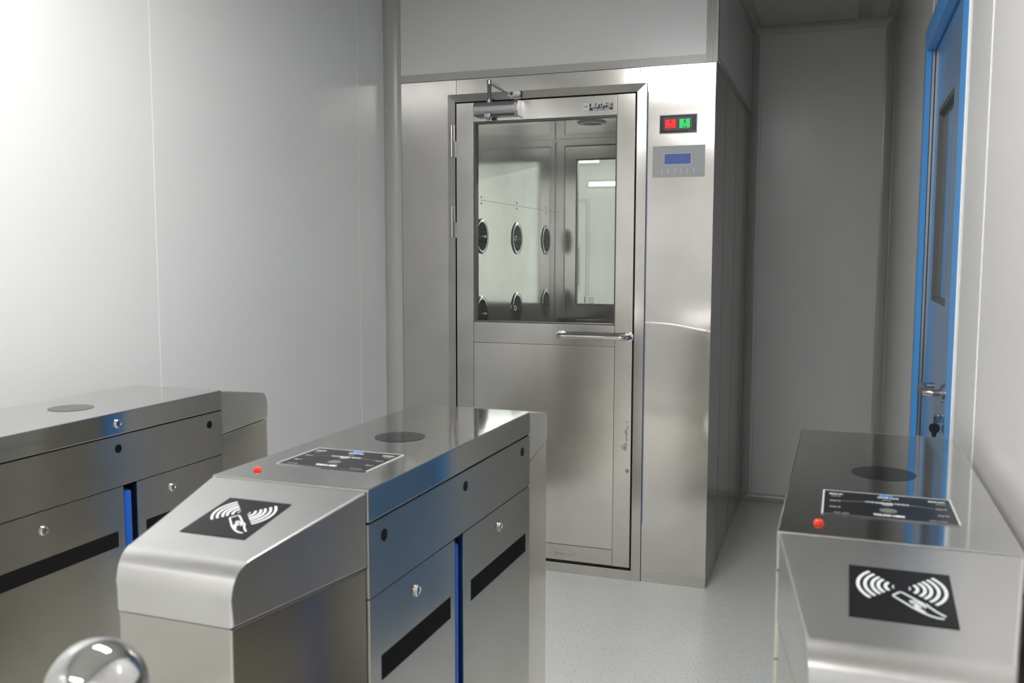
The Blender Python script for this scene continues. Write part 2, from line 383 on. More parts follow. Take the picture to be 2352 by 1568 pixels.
lk = R1(MB().box(LX-0.018, LX, -1.15, -1.125, 0.946, 0.967, bev=0.003).build('lock_plate', CHROME))
# key hanging in that lock
ky = empty('door_key', (LX-0.013, -1.155, 0.953)); tag(ky, 'black headed key hanging from the lock of the blue door', 'key')
RK = relx(ky)
RK(MB().box(LX-0.0140, LX-0.0120, -1.162, -1.1505, 0.948, 0.958).box(LX-0.0155, LX-0.0105, -1.1625, -1.1605, 0.939, 0.9580).build('key_blade', CHROME))
b_ = bmesh.new()
hp = [(-0.004, 0.0), (0.004, 0.0), (0.014, -0.006), (0.016, -0.018), (0.012, -0.029), (0.006, -0.031), (0.006, -0.045), (-0.006, -0.045), (-0.006, -0.031), (-0.012, -0.029), (-0.016, -0.018), (-0.014, -0.006)]
RK(MB().prism([(LX-0.0145+u*0.85, 0.948+v*0.82) for u, v in hp], 'Y', -1.1675, -1.1630, bev=0.0012).build('key_head', mat('black key plastic', (0.012, 0.014, 0.016), 0.4)))

# ---- room beyond the air shower, seen through its far window
FX0, FX1, FY1 = -4.2, 1.6, 8.1
struct(bx('wall_far_end', FARW, None, FX0, FX1, FY1, FY1+0.1, 0, ZC, smooth=0))
struct(bx('wall_far_left', FARW, None, FX0-0.1, FX0, YB+0.1, FY1, 0, ZC, smooth=0))
struct(bx('wall_far_right', FARW, None, FX1, FX1+0.1, YB+0.1, FY1, 0, ZC, smooth=0))
struct(bx('ceiling_far', FARW, None, FX0, FX1, YB+0.1, FY1, ZC, ZC+0.1, smooth=0))
m_ = MB(); m_.box(FX0, -1.387, YB, YB+0.09, 0, ZC); m_.box(0.0, FX1, YB+0.081, YB+0.1, 0, ZC); m_.box(-1.387, 0.0, YB, YB+0.09, HS+0.002, ZC)
struct(m_.build('wall_far_near', FARW, None, smooth=0))
d2 = struct(empty('door_2', (-3.0, FY1, 0))); R2 = relx(d2)
R2(MB().ring(-3.35, -2.66, 0.0, 2.15, -3.31, -2.70, -0.001, 2.11, FY1-0.012, FY1-0.001).build('door_frame', mat('far door frame', (0.60, 0.62, 0.55), 0.5), smooth=0))
R2(MB().box(-3.30, -2.71, FY1-0.008, FY1-0.001, 0.0, 2.10).build('door_leaf', FARW, smooth=0))
R2(MB().box(-2.98, -2.80, FY1-0.013, FY1-0.0081, 1.0, 1.5).build('window_pane', FARG, smooth=0))
R2(MB().box(-2.792, -2.78, FY1-0.02, FY1-0.0081, 0.94, 1.54).build('window_frame', mat('far window edge', (0.55, 0.57, 0.52), 0.4), smooth=0))
vg = empty('air_grille', (-2.655, FY1, 0.74)); tag(vg, 'small slotted air grille low on the far wall seen through both shower windows', 'grille'); RG = relx(vg)
RG(bx('grille_frame', FARW, None, -2.72, -2.58, FY1-0.008, FY1-0.001, 0.72, 0.86, smooth=0))
m_ = MB()
for i in range(4): m_.box(-2.712, -2.588, FY1-0.010, FY1-0.0081, 0.735+i*0.031, 0.748+i*0.031)
RG(m_.build('grille_slot', FARG, smooth=0))
def tube_lamp(name, x0, x1, y, z, label, wall=False, lm=None):
    e = empty(name, ((x0+x1)/2, y, z)); tag(e, label, 'lamp'); RL = relx(e)
    if wall: RL(bx('lamp_body', PWHITE, None, x0-0.02, x1+0.02, y, y+0.03, z-0.035, z+0.035, bev=0.004))
    else: RL(bx('lamp_body', PWHITE, None, x0-0.02, x1+0.02, y-0.05, y+0.05, z, z+0.025, bev=0.004))
    if wall: RL(bx('lamp_diffuser', lm or LAMPF, None, x0, x1, y-0.02, y-0.001, z-0.025, z+0.025, bev=0.006))
    else: RL(bx('lamp_diffuser', lm or LAMPF, None, x0, x1, y-0.04, y+0.04, z-0.03, z-0.001, bev=0.006))
    return e
tube_lamp('tube_lamp', -3.6, -2.42, 7.6, ZC-0.026, 'long white strip lamp on the far ceiling at the top of the shower window view', lm=LAMPD)
tube_lamp('tube_lamp', -2.66, -1.4, FY1-0.031, 2.34, 'long white glowing strip on the far wall, lower one seen through the shower window', wall=True, lm=LAMPD)  # glowing bar for the lower white strip of the window view
tube_lamp('tube_lamp', -1.8, -0.6, 3.2, ZC-0.026, 'added unseen strip lamp lighting the far room, just behind the air shower')  # out of view, added to brighten the far room
tube_lamp('tube_lamp', -0.3, 0.9, 5.4, ZC-0.026, 'added unseen strip lamp lighting the far room from mid ceiling')  # second added source out of view, for the far room's brightness

# ---- ceiling lamps of the front room (above the picture)
def panel_lamp(x0, x1, y0, y1, m, label):
    e = empty('ceiling_lamp', ((x0+x1)/2, (y0+y1)/2, ZC)); tag(e, label, 'lamp'); RL = relx(e)
    RL(MB().ring(x0-0.02, x1+0.02, y0-0.02, y1+0.02, x0, x1, y0, y1, -0.045, 0.0).build('lamp_frame', PWHITE, smooth=0)).data.transform(Matrix.Translation((0, 0, ZC)) @ Matrix(((1, 0, 0, 0), (0, 0, 1, 0), (0, 1, 0, 0), (0, 0, 0, 1))))
    RL(bx('lamp_diffuser', m, None, x0, x1, y0, y1, ZC-0.040, ZC-0.030, smooth=0))
panel_lamp(-0.79, 0.01, -2.54, -2.24, LAMPM, 'flat white ceiling lamp panel over the turnstile lanes')
panel_lamp(-0.95, 0.20, -5.3, -5.02, LAMPR, 'flat white ceiling lamp panel behind the viewer')

# ------------------------------------------------------------------ air shower
sh = empty('air_shower', (-0.69, 0.75, 0)); tag(sh, 'tall stainless steel air shower cabin with a glazed door and red and green signal', 'air shower')
RS = relx(sh)
G = 0.0015
RS(MB().box(XL, -1.1215, 0.0, 0.02, 0.0, HS, bev=0.0008).build('front_panel', ST_FRONT))
RS(MB().box(-1.1195, -0.3055, 0.0, 0.02, 2.07, HS, bev=0.0008).build('front_panel', ST_FRAME))
# right panel: slightly buckled sheet (real relief)
b_ = bmesh.new(); nx = 30
ZS = [0.02*k for k in range(54)]+[1.08+0.001*k for k in range(57)]+[1.15+0.02*k for k in range(50)]+[HS]
nz = len(ZS)-1
def off(x): return -0.028*(x+0.28)/0.28 + 0.006*math.sin((x+0.28)*14)
def relief(x, z):
    y = -0.0010*math.exp(-((z-1.108)/0.0042)**2) - 0.0004*math.exp(-((z-1.09)/0.06)**2)
    y += -0.0012*math.exp(-((z-0.70+0.25*(x+0.15)**2)/0.05)**2)
    e = min(1, (x+0.3035)/0.02, (0.0-x)/0.02); return y*max(0, e)
grid = []
for i in range(nx+1):
    x = -0.3035+0.3035*i/nx
    grid.append([b_.verts.new((x, relief(x, z), z+off(x)*math.exp(-((z-1.108)/0.25)**2))) for z in ZS])
for i in range(nx):
    for j in range(nz): b_.faces.new((grid[i][j], grid[i+1][j], grid[i+1][j+1], grid[i][j+1]))
back = [b_.verts.new(p) for p in ((-0.3035, 0.02, 0), (0, 0.02, 0), (0, 0.02, HS), (-0.3035, 0.02, HS))]
b_.faces.new(back)
b_.faces.new([grid[i][0] for i in range(nx+1)]+[back[1], back[0]]); b_.faces.new([grid[i][nz] for i in range(nx+1)]+[back[2], back[3]])
b_.faces.new([grid[0][j] for j in range(nz+1)]+[back[3], back[0]]); b_.faces.new([grid[nx][j] for j in range(nz+1)]+[back[2], back[1]])
rp = RS(MB().merge(b_).build('front_panel', ST_RIGHT, smooth=40))
RS(MB().box(-0.272, -0.0005, -0.0005, 0.0, 0.0, 0.048).build('kick_strip', ST_FRAME))
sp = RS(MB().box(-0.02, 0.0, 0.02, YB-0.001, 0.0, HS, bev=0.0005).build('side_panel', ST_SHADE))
m_ = MB()
for y in (0.36, 0.80, 1.20): m_.box(0.0, 0.0006, y-0.0012, y+0.0012, 0.0, HS)
RS(m_.build('side_joint', JOINT, smooth=0))
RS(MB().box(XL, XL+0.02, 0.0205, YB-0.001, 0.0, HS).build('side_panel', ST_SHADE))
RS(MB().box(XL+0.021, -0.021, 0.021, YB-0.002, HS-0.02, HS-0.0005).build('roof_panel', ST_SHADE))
# door frame
FYF = -0.012
RS(MB().ring(-1.1565, -0.273, 0.0, 2.086, -1.119, -0.3115, 0.0455, 2.0515, -0.009, 0.03, yi=-0.0145).build('door_frame', ST_FRAME, smooth=0))
RS(MB().ring(-1.1580, -0.2716, -0.0, 2.0875, -1.1564, -0.2731, 0.0001, 2.0859, -0.0012, 0.0).build('frame_outline', DARK, smooth=0))  # thin dark line along the frame's outer edge
RS(MB().box(-0.2714, -0.2686, -0.004, 0.0, 0.25, 2.05).build('edge_sealant', mat('blue grey film edge', (0.16, 0.25, 0.42), 0.4), smooth=0))
RS(MB().ring(-1.1188, -0.3117, 0.0457, 2.0513, -1.1165, -0.3200, 0.0545, 2.0475, 0.003, 0.05).ring(-1.14, -0.29, 0.01, 2.07, -1.09, -0.345, 0.075, 2.03, 0.034, 0.06).build('door_rebate', DARK, smooth=0))
# door leaf
dl = RS(MB().box(-1.116, -1.0355, -0.008, 0.032, 0.055, 2.047, bev=0.001).box(-0.3955, -0.3205, -0.008, 0.032, 0.055, 2.047, bev=0.001)
        .box(-1.0345, -0.3965, -0.008, 0.032, 1.965, 2.046, bev=0.001).box(-1.0345, -0.3965, -0.008, 0.032, 1.0035, 1.093, bev=0.001)
        .box(-1.0345, -0.3965, -0.008, 0.032, 0.056, 0.1255, bev=0.001).build('door', ST_DOOR))
RD = relx(dl)
RD(MB().box(-1.0345, -0.3965, -0.0075, 0.028, 0.127, 1.002, bev=0.001).build('lower_panel', ST_FRONT))
RD(MB().ring(-1.035, -0.396, 1.093, 1.965, -1.026, -0.402, 1.099, 1.957, -0.004, 0.028).build('window_gasket', GASKET, smooth=0))
RD(MB().box(-1.028, -0.400, 0.010, 0.016, 1.097, 1.959).build('window_pane', GLASS, smooth=0))
def dhandle(x0, x1, z, y0, out, r, rb):
    pts = [(x0, y0, z), (x0, y0-out+rb, z)]
    for i in range(1, 9):
        a = PI/2*i/8; pts.append((x0+rb*(1-math.cos(a)), y0-out+rb-rb*math.sin(a), z))
    for i in range(0, 9):
        a = PI/2*i/8; pts.append((x1-rb+rb*math.sin(a), y0-out+rb*(1-math.cos(a)), z))
    pts.append((x1, y0, z)); return MB().tube(pts, r, 18)
m_ = dhandle(-0.632, -0.334, 1.047, -0.008, 0.055, 0.0125, 0.03)
for x in (-0.632, -0.334): m_.lathe([(0, 0), (0.020, 0), (0.020, 0.003), (0.016, 0.005), (0, 0.005)], (x, -0.008, 1.047), '-Y', 24)
hdl = RD(m_.build('pull_handle', CHROME))
m_ = MB().tube([(-0.585, -0.063, 1.047), (-0.430, -0.063, 1.047)], 0.0131, 18)
RD(m_.build('handle_grip', SATIN))
def hinge(z0, z1):
    m_ = MB(); zm = (z0+z1)/2; x = -1.134
    m_.lathe([(0, z0), (0.0075, z0), (0.0085, z0+0.002), (0.0085, zm-0.0015), (0.0078, zm-0.001), (0.0078, zm+0.001), (0.0085, zm+0.0015), (0.0085, z1-0.002), (0.0075, z1), (0, z1)], (x, -0.018, 0), 'Z', 20)
    m_.box(x+0.002, x+0.022, -0.0125, -0.0085, z0, zm-0.001); m_.box(x-0.006, x+0.012, -0.0155, -0.0125, zm, z1)
    return RD(m_.build('hinge', SATIN))
hinge(1.815, 1.955); hinge(1.465, 1.60); hinge(0.22, 0.355)
# logo plate with the maker's writing
lg = RD(MB().box(-0.5430, -0.5145, -0.0095, -0.008, 1.9890, 2.0175, bev=0.0007).build('logo_plate', PWHITE))
m_ = MB()
def stroke(mb, pts, w_, y0, y1):
    for (a, b) in zip(pts, pts[1:]):
        dx, dz = b[0]-a[0], b[1]-a[1]; L = math.hypot(dx, dz); nx_, nz_ = -dz/L*w_/2, dx/L*w_/2
        mb.prism([(a[0]+nx_, a[1]+nz_), (b[0]+nx_, b[1]+nz_), (b[0]-nx_, b[1]-nz_), (a[0]-nx_, a[1]-nz_)], 'Y', y0, y1)
stroke(m_, [(-0.5385, 2.0075), (-0.5315, 1.9995), (-0.5245, 2.0075)], 0.0022, -0.0099, -0.0095)
stroke(m_, [(-0.5268, 1.9985), (-0.5185, 2.0078)], 0.0012, -0.0099, -0.0095)
o = m_.build('logo_mark', mat('dark print', (0.05, 0.06, 0.07), 0.5)); o.parent = lg; 
lb = RD(MB().box(-0.5140, -0.4150, -0.0088, -0.008, 1.9860, 2.0145).build('banner_backing', mat('navy print', (0.012, 0.015, 0.03), 0.4)))
text('banner_characters', '\u6613\u7eaf\u51c0\u5316', 0.0215, PWHITE, lb, frontm(-0.464, -0.0092, 2.0050), 1.08, 0.0002, 0.0006)
text('banner_number', '400-650-3882', 0.0118, PWHITE, lb, frontm(-0.464, -0.0092, 1.9905), 1.12, 0.0002, 0.0002)
# door closer
m_ = MB(); oct_ = []
zc_, yc_ = 2.011, -0.036
for (dy, dz) in ((0.028, -0.030), (0.0, -0.031), (-0.016, -0.022), (-0.022, -0.009), (-0.022, 0.010), (-0.016, 0.023), (0.0, 0.031), (0.028, 0.030)): oct_.append((yc_+dy, zc_+dz))
m_.prism(oct_, 'X', -1.018, -0.832, bev=0.003)
cl = RD(m_.build('door_closer', ALU))
m_ = MB(); cap = [(y*1.0, z) for y, z in [(yc_+0.028, zc_-0.034), (yc_-0.014, zc_-0.034), (yc_-0.026, zc_-0.012), (yc_-0.026, zc_+0.013), (yc_-0.014, zc_+0.034), (yc_+0.028, zc_+0.034)]]
m_.prism(cap, 'X', -0.832, -0.815, bev=0.0015)
for dz in (-0.014, 0.014): m_.lathe([(0, 0), (0.006, 0), (0.005, 0.003), (0, 0.004)], (-0.823, yc_-0.026, zc_+dz), '-Y', 16)
o = m_.build('end_cap', ALU); o.parent = cl
sx_ = -0.950
m_ = MB().lathe([(0, 2.037), (0.013, 2.037), (0.012, 2.052), (0.009, 2.056), (0.009, 2.066), (0, 2.066)], (sx_, yc_, 0), 'Z', 16)
o = m_.build('spindle', ALU); o.parent = cl
m_ = MB().lathe([(0, 1.962), (0.007, 1.962), (0.010, 1.968), (0.011, 1.972), (0, 1.972)], (sx_, yc_-0.012, 0), 'Z', 16)
m_.box(sx_-0.014, sx_+0.014, yc_-0.028, yc_, 1.972, 1.992, bev=0.003)
o = m_.build('valve_block', ALU); o.parent = cl
# main arm to the elbow, forearm back to the bracket
E1 = Vector((-0.869, -0.245, 2.079)); S1 = Vector((sx_, yc_, 2.062)); B1 = Vector((-0.862, -0.030, 2.072))
def flatbar(a, b, wd, th, bev=0.0015):
    d = (b-a); L = d.length; d.normalize(); side = d.cross(Vector((0, 0, 1))).normalized(); u = side.cross(d)
    mt = Matrix.Identity(4)
    for i in range(3): mt[i][0] = d[i]; mt[i][1] = side[i]; mt[i][2] = u[i]; mt[i][3] = a[i]
    b_ = MB().box(0, L, -wd/2, wd/2, -th/2, th/2, bev=bev); b_.bm.transform(mt); return b_
m_ = flatbar(S1, E1, 0.018, 0.006)
m_.lathe([(0, -0.006), (0.011, -0.006), (0.011, 0.010), (0.008, 0.013), (0, 0.013)], E1, 'Z', 18)
o = m_.build('main_arm', ALU); o.parent = cl
E2 = E1+Vector((0, 0, 0.006)); d = B1-E2
m_ = MB().tube([E2, E2+d*0.08, E2+d*0.55, E2+d*0.62, E2+d*0.75, E2+d*0.78, B1], [0.005, 0.0085, 0.0085, 0.0065, 0.0065, 0.0038, 0.0038], 14)
o = m_.build('forearm', ALU); o.parent = cl
m_ = MB().lathe([(0, -0.008), (0.007, -0.008), (0.007, 0.008), (0, 0.008)], B1, 'Z', 14)
m_.box(-0.862, -0.812, -0.032, -0.0125, 2.079, 2.083, bev=0.001); m_.box(-0.862, -0.812, -0.032, -0.0125, 2.061, 2.065, bev=0.001)
m_.box(-0.855, -0.812, -0.017, -0.0125, 2.061, 2.083); m_.box(-0.816, -0.812, -0.032, -0.0125, 2.061, 2.083)
m_.lathe([(0, 0), (0.004, 0), (0.004, 0.002), (0, 0.002)], (-0.828, -0.017, 2.072), '-Y', 12)
o = m_.build('arm_bracket', CHROME); o.parent = cl
# signal panel
sg = RS(MB().box(-0.2222, -0.0699, -0.004, -0.0005, 1.878, 1.954, bev=0.0006).build('signal_panel', PWHITE))
bx('signal_face', STICK, sg, -0.2195, -0.0725, -0.0048, -0.004, 1.8812, 1.9513, smooth=0)
GL = mat('grey outline', (0.42, 0.44, 0.46), 0.4)
for x0, x1, mm, s, nm in ((-0.2030, -0.1500, LGLOW, 'STOP', 'red_light'), (-0.1455, -0.0925, GGLOW, 'GO', 'green_light')):
    z0, z1 = 1.8935, 1.940
    MB().ring(x0, x1, z0, z1, x0+0.001, x1-0.001, z0+0.001, z1-0.001, -0.0053, -0.0048).build('signal_outline', GL, sg, smooth=0)
    lt = bx(nm, mm, sg, x0+0.005, x1-0.005, -0.0056, -0.0048, z0+0.0055, z1-0.0045, smooth=0)
    xc = (x0+x1)/2; DP = mat('signal print', (0.03, 0.012, 0.012) if s == 'STOP' else (0.005, 0.05, 0.02), 0.5)
    text('signal_word', s, 0.0125, DP, sg, frontm(xc, -0.0060, z0+0.0100), 0.82 if s == 'STOP' else 1.0, 0.0002)
    m_ = MB(); zt = z1-0.0075
    m_.lathe([(0, 0), (0.0021, 0), (0.0021, 0.0004), (0, 0.0004)], (xc, -0.0056, zt), '-Y', 12)
    if s == 'STOP':
        m_.prism([(xc-0.0015, zt-0.0025), (xc+0.0015, zt-0.0025), (xc+0.0032, zt-0.009), (xc+0.0016, zt-0.010), (xc+0.0009, zt-0.016), (xc-0.0009, zt-0.016), (xc-0.0016, zt-0.010), (xc-0.0032, zt-0.009)], 'Y', -0.0060, -0.0056)
    else:
        stroke(m_, [(xc, zt-0.002), (xc-0.0003, zt-0.009)], 0.0034, -0.0060, -0.0056)
        stroke(m_, [(xc, zt-0.008), (xc-0.0045, zt-0.017)], 0.0018, -0.0060, -0.0056)
        stroke(m_, [(xc, zt-0.008), (xc+0.0022, zt-0.012), (xc+0.0045, zt-0.017)], 0.0018, -0.0060, -0.0056)
        stroke(m_, [(xc, zt-0.003), (xc-0.0042, zt-0.007)], 0.0013, -0.0060, -0.0056)
        stroke(m_, [(xc, zt-0.003), (xc+0.0042, zt-0.008)], 0.0013, -0.0060, -0.0056)
    m_.build('signal_figure', DP, sg, smooth=0)
text('maker_text', 'AIR SHOWER', 0.0052, GL, sg, frontm(-0.0885, -0.0051, 1.8865), 0.95, 0.0001)
# control panel
cp = RS(MB().box(-0.2480, -0.0365, -0.0022, -0.0006, 1.704, 1.830, bev=0.0006).build('control_panel', FOIL))
bx('display_rim', PWHITE, cp, -0.2008, -0.0905, -0.0027, -0.0022, 1.7545, 1.7995, smooth=0)
bx('display', LCD, cp, -0.1990, -0.0925, -0.0032, -0.0027, 1.7562, 1.7978, smooth=0)
for i in range(6):
    x = -0.2085 + i*0.0258; m_ = MB(); t_ = 0.002*(1-i/5)
    m_.prism([(x-0.0022+t_, 1.7375), (x+0.0022+t_, 1.7375), (x+0.0009, 1.7305), (x-0.0009, 1.7305)], 'Y', -0.0028, -0.0022)
    m_.prism([(x-0.0008, 1.7285), (x+0.0008, 1.7285), (x+0.0017-t_, 1.7205), (x-0.0017-t_, 1.7205)], 'Y', -0.0028, -0.0022)
    m_.build('key_mark', PWHITE, cp, smooth=0)
# interior
IX0, IX1, IY1, IZ = -1.10, -0.33, 1.478, 2.062
m_ = MB(); m_.box(IX0-0.004, IX0, 0.06, IY1, 0.0, 1.6435); m_.box(IX0-0.004, IX0, 0.06, IY1, 1.6450, IZ)
# wall sheet with real openings would hide nothing more: nozzles stand in dished flanges on it
NZ = [(y, z) for y in (0.25, 0.75, 1.25) for z in (0.395, 0.755, 1.115, 1.477)]
# left sheet with round holes
def holed(x, ys, zs, y0, y1, z0, z1, r, name, mm):
    b = bmesh.new(); seg = 32; cells_y = [y0]+[(a+b2)/2 for a, b2 in zip(ys, ys[1:])]+[y1]; cells_z = [z0]+[(a+b2)/2 for a, b2 in zip(zs, zs[1:])]+[z1]
    for i, yc in enumerate(ys):
        for j, zc in enumerate(zs):
            ya, yb, za, zb = cells_y[i], cells_y[i+1], cells_z[j], cells_z[j+1]
            inner, outer = [], []
            for k in range(seg):
                a = 2*PI*k/seg+PI/4; cy_, cz_ = math.cos(a), math.sin(a)
                inner.append(b.verts.new((x, yc+r*cy_, zc+r*cz_)))
                t = min(((yb-yc)/cy_ if cy_ > 1e-9 else (ya-yc)/cy_ if cy_ < -1e-9 else 9), ((zb-zc)/cz_ if cz_ > 1e-9 else (za-zc)/cz_ if cz_ < -1e-9 else 9))
                outer.append((yc+t*cy_, zc+t*cz_))
            ov = [b.verts.new((x, *p)) for p in outer]
            corners = [(yb, zb), (ya, zb), (ya, za), (yb, za)]
            def side(p):
                if abs(p[0]-yb) < 1e-6: return 3 if False else 'R'
                if abs(p[1]-zb) < 1e-6: return 'T'
                if abs(p[0]-ya) < 1e-6: return 'L'
                return 'B'
            for k in range(seg):
                k2 = (k+1) % seg; s1, s2 = side(outer[k]), side(outer[k2])
                if s1 == s2 or (abs(outer[k][0]-outer[k2][0]) < 1e-6) or (abs(outer[k][1]-outer[k2][1]) < 1e-6):
                    b.faces.new((inner[k], ov[k], ov[k2], inner[k2]))
                else:
                    best = min(corners, key=lambda c: (c[0]-outer[k][0])**2+(c[1]-outer[k][1])**2+(c[0]-outer[k2][0])**2+(c[1]-outer[k2][1])**2)
                    b.faces.new((inner[k], ov[k], b.verts.new((x, *best)), ov[k2], inner[k2]))
    bmesh.ops.remove_doubles(b, verts=b.verts, dist=1e-5)
    ex = bmesh.ops.extrude_face_region(b, geom=list(b.faces))
    bmesh.ops.translate(b, verts=[v for v in ex['geom'] if isinstance(v, bmesh.types.BMVert)], vec=(-0.003, 0, 0))
    return MB().merge(b).build(name, mm, smooth=0)
RS(holed(IX0, [0.25, 0.75, 1.25], [0.395, 0.755, 1.115, 1.477], 0.04, IY1, 0.0, 1.6435, 0.066, 'inner_wall', ST_INNER))
RS(bx('inner_wall', ST_INNER, None, IX0-0.003, IX0, 0.04, IY1, 1.6450, IZ, smooth=0))
RS(bx('wall_joint', DARK, None, IX0-0.006, IX0-0.003, 0.04, IY1, 1.640, 1.650, smooth=0))
for y in (0.25, 0.75, 1.25):
    for z in (1.630, 1.659): RS(MB().lathe([(0, 0), (0.006, 0), (0.005, 0.002), (0, 0.0028)], (IX0, y, z), 'X', 12).build('wall_screw', SATIN))
RS(bx('inner_wall', ST_INNER, None, IX1, IX1+0.004, 0.04, IY1, 0.0, IZ, smooth=0))
RS(bx('inner_ceiling', ST_INNER, None, IX0-0.01, IX1+0.01, 0.04, IY1, IZ, IZ+0.004, smooth=0))
RS(bx('inner_floor', ST_INNER, None, IX0, IX1, 0.062, IY1, 0.0005, 0.004, smooth=0))
for i, (y, z) in enumerate(NZ):
    fl = MB().lathe([(0.064, -0.002), (0.082, 0.0), (0.083, 0.002), (0.080, 0.005), (0.066, 0.005), (0.064, 0.002)], (IX0, y, z), 'X', 36, cap=False)
    fl.bm.faces.ensure_lookup_table()
    nz_ = RS(fl.build('air_nozzle', CHROME, smooth=50)); 
    bw = MB().lathe([(0.0638, 0.0015), (0.050, -0.022), (0.038, -0.040), (0.030, -0.050), (0.0, -0.052)], (IX0, y, z), 'X', 36, cap=False)
    bw = bw.build('nozzle_bowl', BOWL, smooth=50); bw.parent = nz_
    jet = MB().lathe([(0.0, -0.058), (0.020, -0.056), (0.018, -0.020), (0.013, -0.008), (0.009, -0.008), (0.009, -0.03), (0, -0.03)], (0, 0, 0), 'X', 20)
    tl = Matrix.Translation((IX0, y, z)) @ Matrix.Rotation(random.uniform(-0.25, 0.25), 4, 'Z') @ Matrix.Rotation(random.uniform(-0.2, 0.2), 4, 'Y'); jet.bm.transform(tl)
    if z > 0.9:
        j = jet.build('nozzle_jet', CHROME); j.parent = nz_; j.matrix_parent_inverse = nz_.matrix_world.inverted() if False else Matrix.Identity(4)
# ceiling light of the cabin (off)
m_ = MB().lathe([(0.045, -0.004), (0.048, -0.0085), (0.068, -0.0085), (0.072, -0.004), (0.073, 0.0)], (-0.72, 0.82, IZ), 'Z', 40, cap=False)
cl_ = RS(m_.build('cabin_light', mat('pale light ring', (0.62, 0.62, 0.55), 0.3)))
MB().lathe([(0, -0.003), (0.047, -0.003), (0.047, 0.0), (0, 0)], (-0.72, 0.82, IZ), 'Z', 40).build('light_lens', mat('frosted lens', (0.45, 0.47, 0.44), 0.2), cl_).matrix_parent_inverse = Matrix.Identity(4)
# far wall of the cabin with its door
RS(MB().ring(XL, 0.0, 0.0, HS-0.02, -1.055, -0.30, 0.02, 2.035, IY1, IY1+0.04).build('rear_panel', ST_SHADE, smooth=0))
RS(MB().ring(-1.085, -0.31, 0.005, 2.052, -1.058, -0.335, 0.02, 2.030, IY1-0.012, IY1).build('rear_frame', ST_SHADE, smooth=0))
fd = RS(MB().ring(-1.052, -0.338, 0.03, 2.024, -0.985, -0.352, 1.101, 1.950, IY1-0.004, IY1+0.034).build('rear_door', ST_FRAME, smooth=0)); RF = relx(fd)
RS(MB().ring(-1.10, -0.28, 0.0, 2.08, -1.03, -0.36, 0.06, 2.00, IY1+0.0341, IY1+0.0395).build('rear_light_stop', DARK, smooth=0))  # dark ring added to stop far-room light leaking round the door
RF(MB().ring(-0.987, -0.350, 1.099, 1.952, -0.980, -0.357, 1.106, 1.945, IY1-0.006, IY1+0.03).build('window_gasket', GASKET, smooth=0))
RF(MB().box(-0.983, -0.354, IY1+0.012, IY1+0.018, 1.103, 1.948).build('window_pane', GLASS, smooth=0))
RF(MB().box(-0.985, -0.36, IY1-0.007, IY1-0.004, 0.56, 1.012, bev=0.001).build('lower_panel', ST_INNER))
# ------------------------------------------------------------------ turnstiles
K = 0.82; ZT = CAM.z
W = 0.3244*K; 
def zz(z): return ZT + K*(z-ZT)
ZTOP, ZLID, ZBAND, ZHOOD = zz(0.98), zz(0.921), zz(0.785), zz(0.842)
def hoodprof(sgn, L):
    """side profile (y,z) of a hood: sloping top, rounded nose"""
    pr = [(0, ZTOP-0.0015), (-0.262*K, zz(0.9335))]
    y0, z0 = -0.262*K, zz(0.9335); y1, z1 = -0.300*K, zz(0.885)
    ctrl = (-0.296*K, zz(0.9275))
    for i in range(1, 11):
        t = i/10; pr.append(((1-t)**2*y0+2*t*(1-t)*ctrl[0]+t*t*y1, (1-t)**2*z0+2*t*(1-t)*ctrl[1]+t*t*z1))
    pr.append((y1, ZHOOD+0.0008)); pr.append((0, ZHOOD+0.0008))
    return pr
TAPER = 0.0504
def halfw(y, inset): return W/2 - inset - TAPER*K*(-y)/(0.277*K)
def taper_prism(prof, inset, sgn, L, bev=0.0032):
    b = bmesh.new()
    def Y(y): return y if sgn > 0 else L - y
    A = [b.verts.new((-halfw(y, inset), Y(y), z)) for y, z in prof]; B = [b.verts.new((halfw(y, inset), Y(y), z)) for y, z in prof]
    b.faces.new(A); b.faces.new(B); n = len(prof)
    for i in range(n): b.faces.new((A[i], A[(i+1) % n], B[(i+1) % n], B[i]))
    ed = [e for e in b.edges if (e.verts[0] in A) == (e.verts[1] in A)] + [e for e in b.edges if abs(e.verts[0].co.z-e.verts[1].co.z) < 1e-5 and abs(e.verts[0].co.z-(ZTOP-0.0015)) < 1e-3]
    bmesh.ops.bevel(b, geom=list(set(ed)), offset=bev, segments=2, profile=0.5, affect='EDGES')
    return MB().merge(b)
SLOPE = (ZTOP-0.0015-zz(0.9335))/(0.262*K)
def slope_m(x, y, lift):
    """frame on the sloping hood face: local x across, local y up the slope, z normal"""
    a = math.atan(SLOPE); return Matrix.Translation((x, y, ZTOP-0.0015+SLOPE*y)) @ Matrix.Rotation(a, 4, 'X') @ Matrix.Translation((0, 0, lift))
def arc(mb, cx, cy, r, a0, a1, wd, z0, z1, n=14, sy=1.0):
    loop = []
    for i in range(n+1):
        a = math.radians(a0+(a1-a0)*i/n); loop.append((cx+(r+wd/2)*math.cos(a), cy+(r+wd/2)*math.sin(a)*sy))
    for i in range(n, -1, -1):
        a = math.radians(a0+(a1-a0)*i/n); loop.append((cx+(r-wd/2)*math.cos(a), cy+(r-wd/2)*math.sin(a)*sy))
    mb.prism(loop, 'Z', z0, z1)
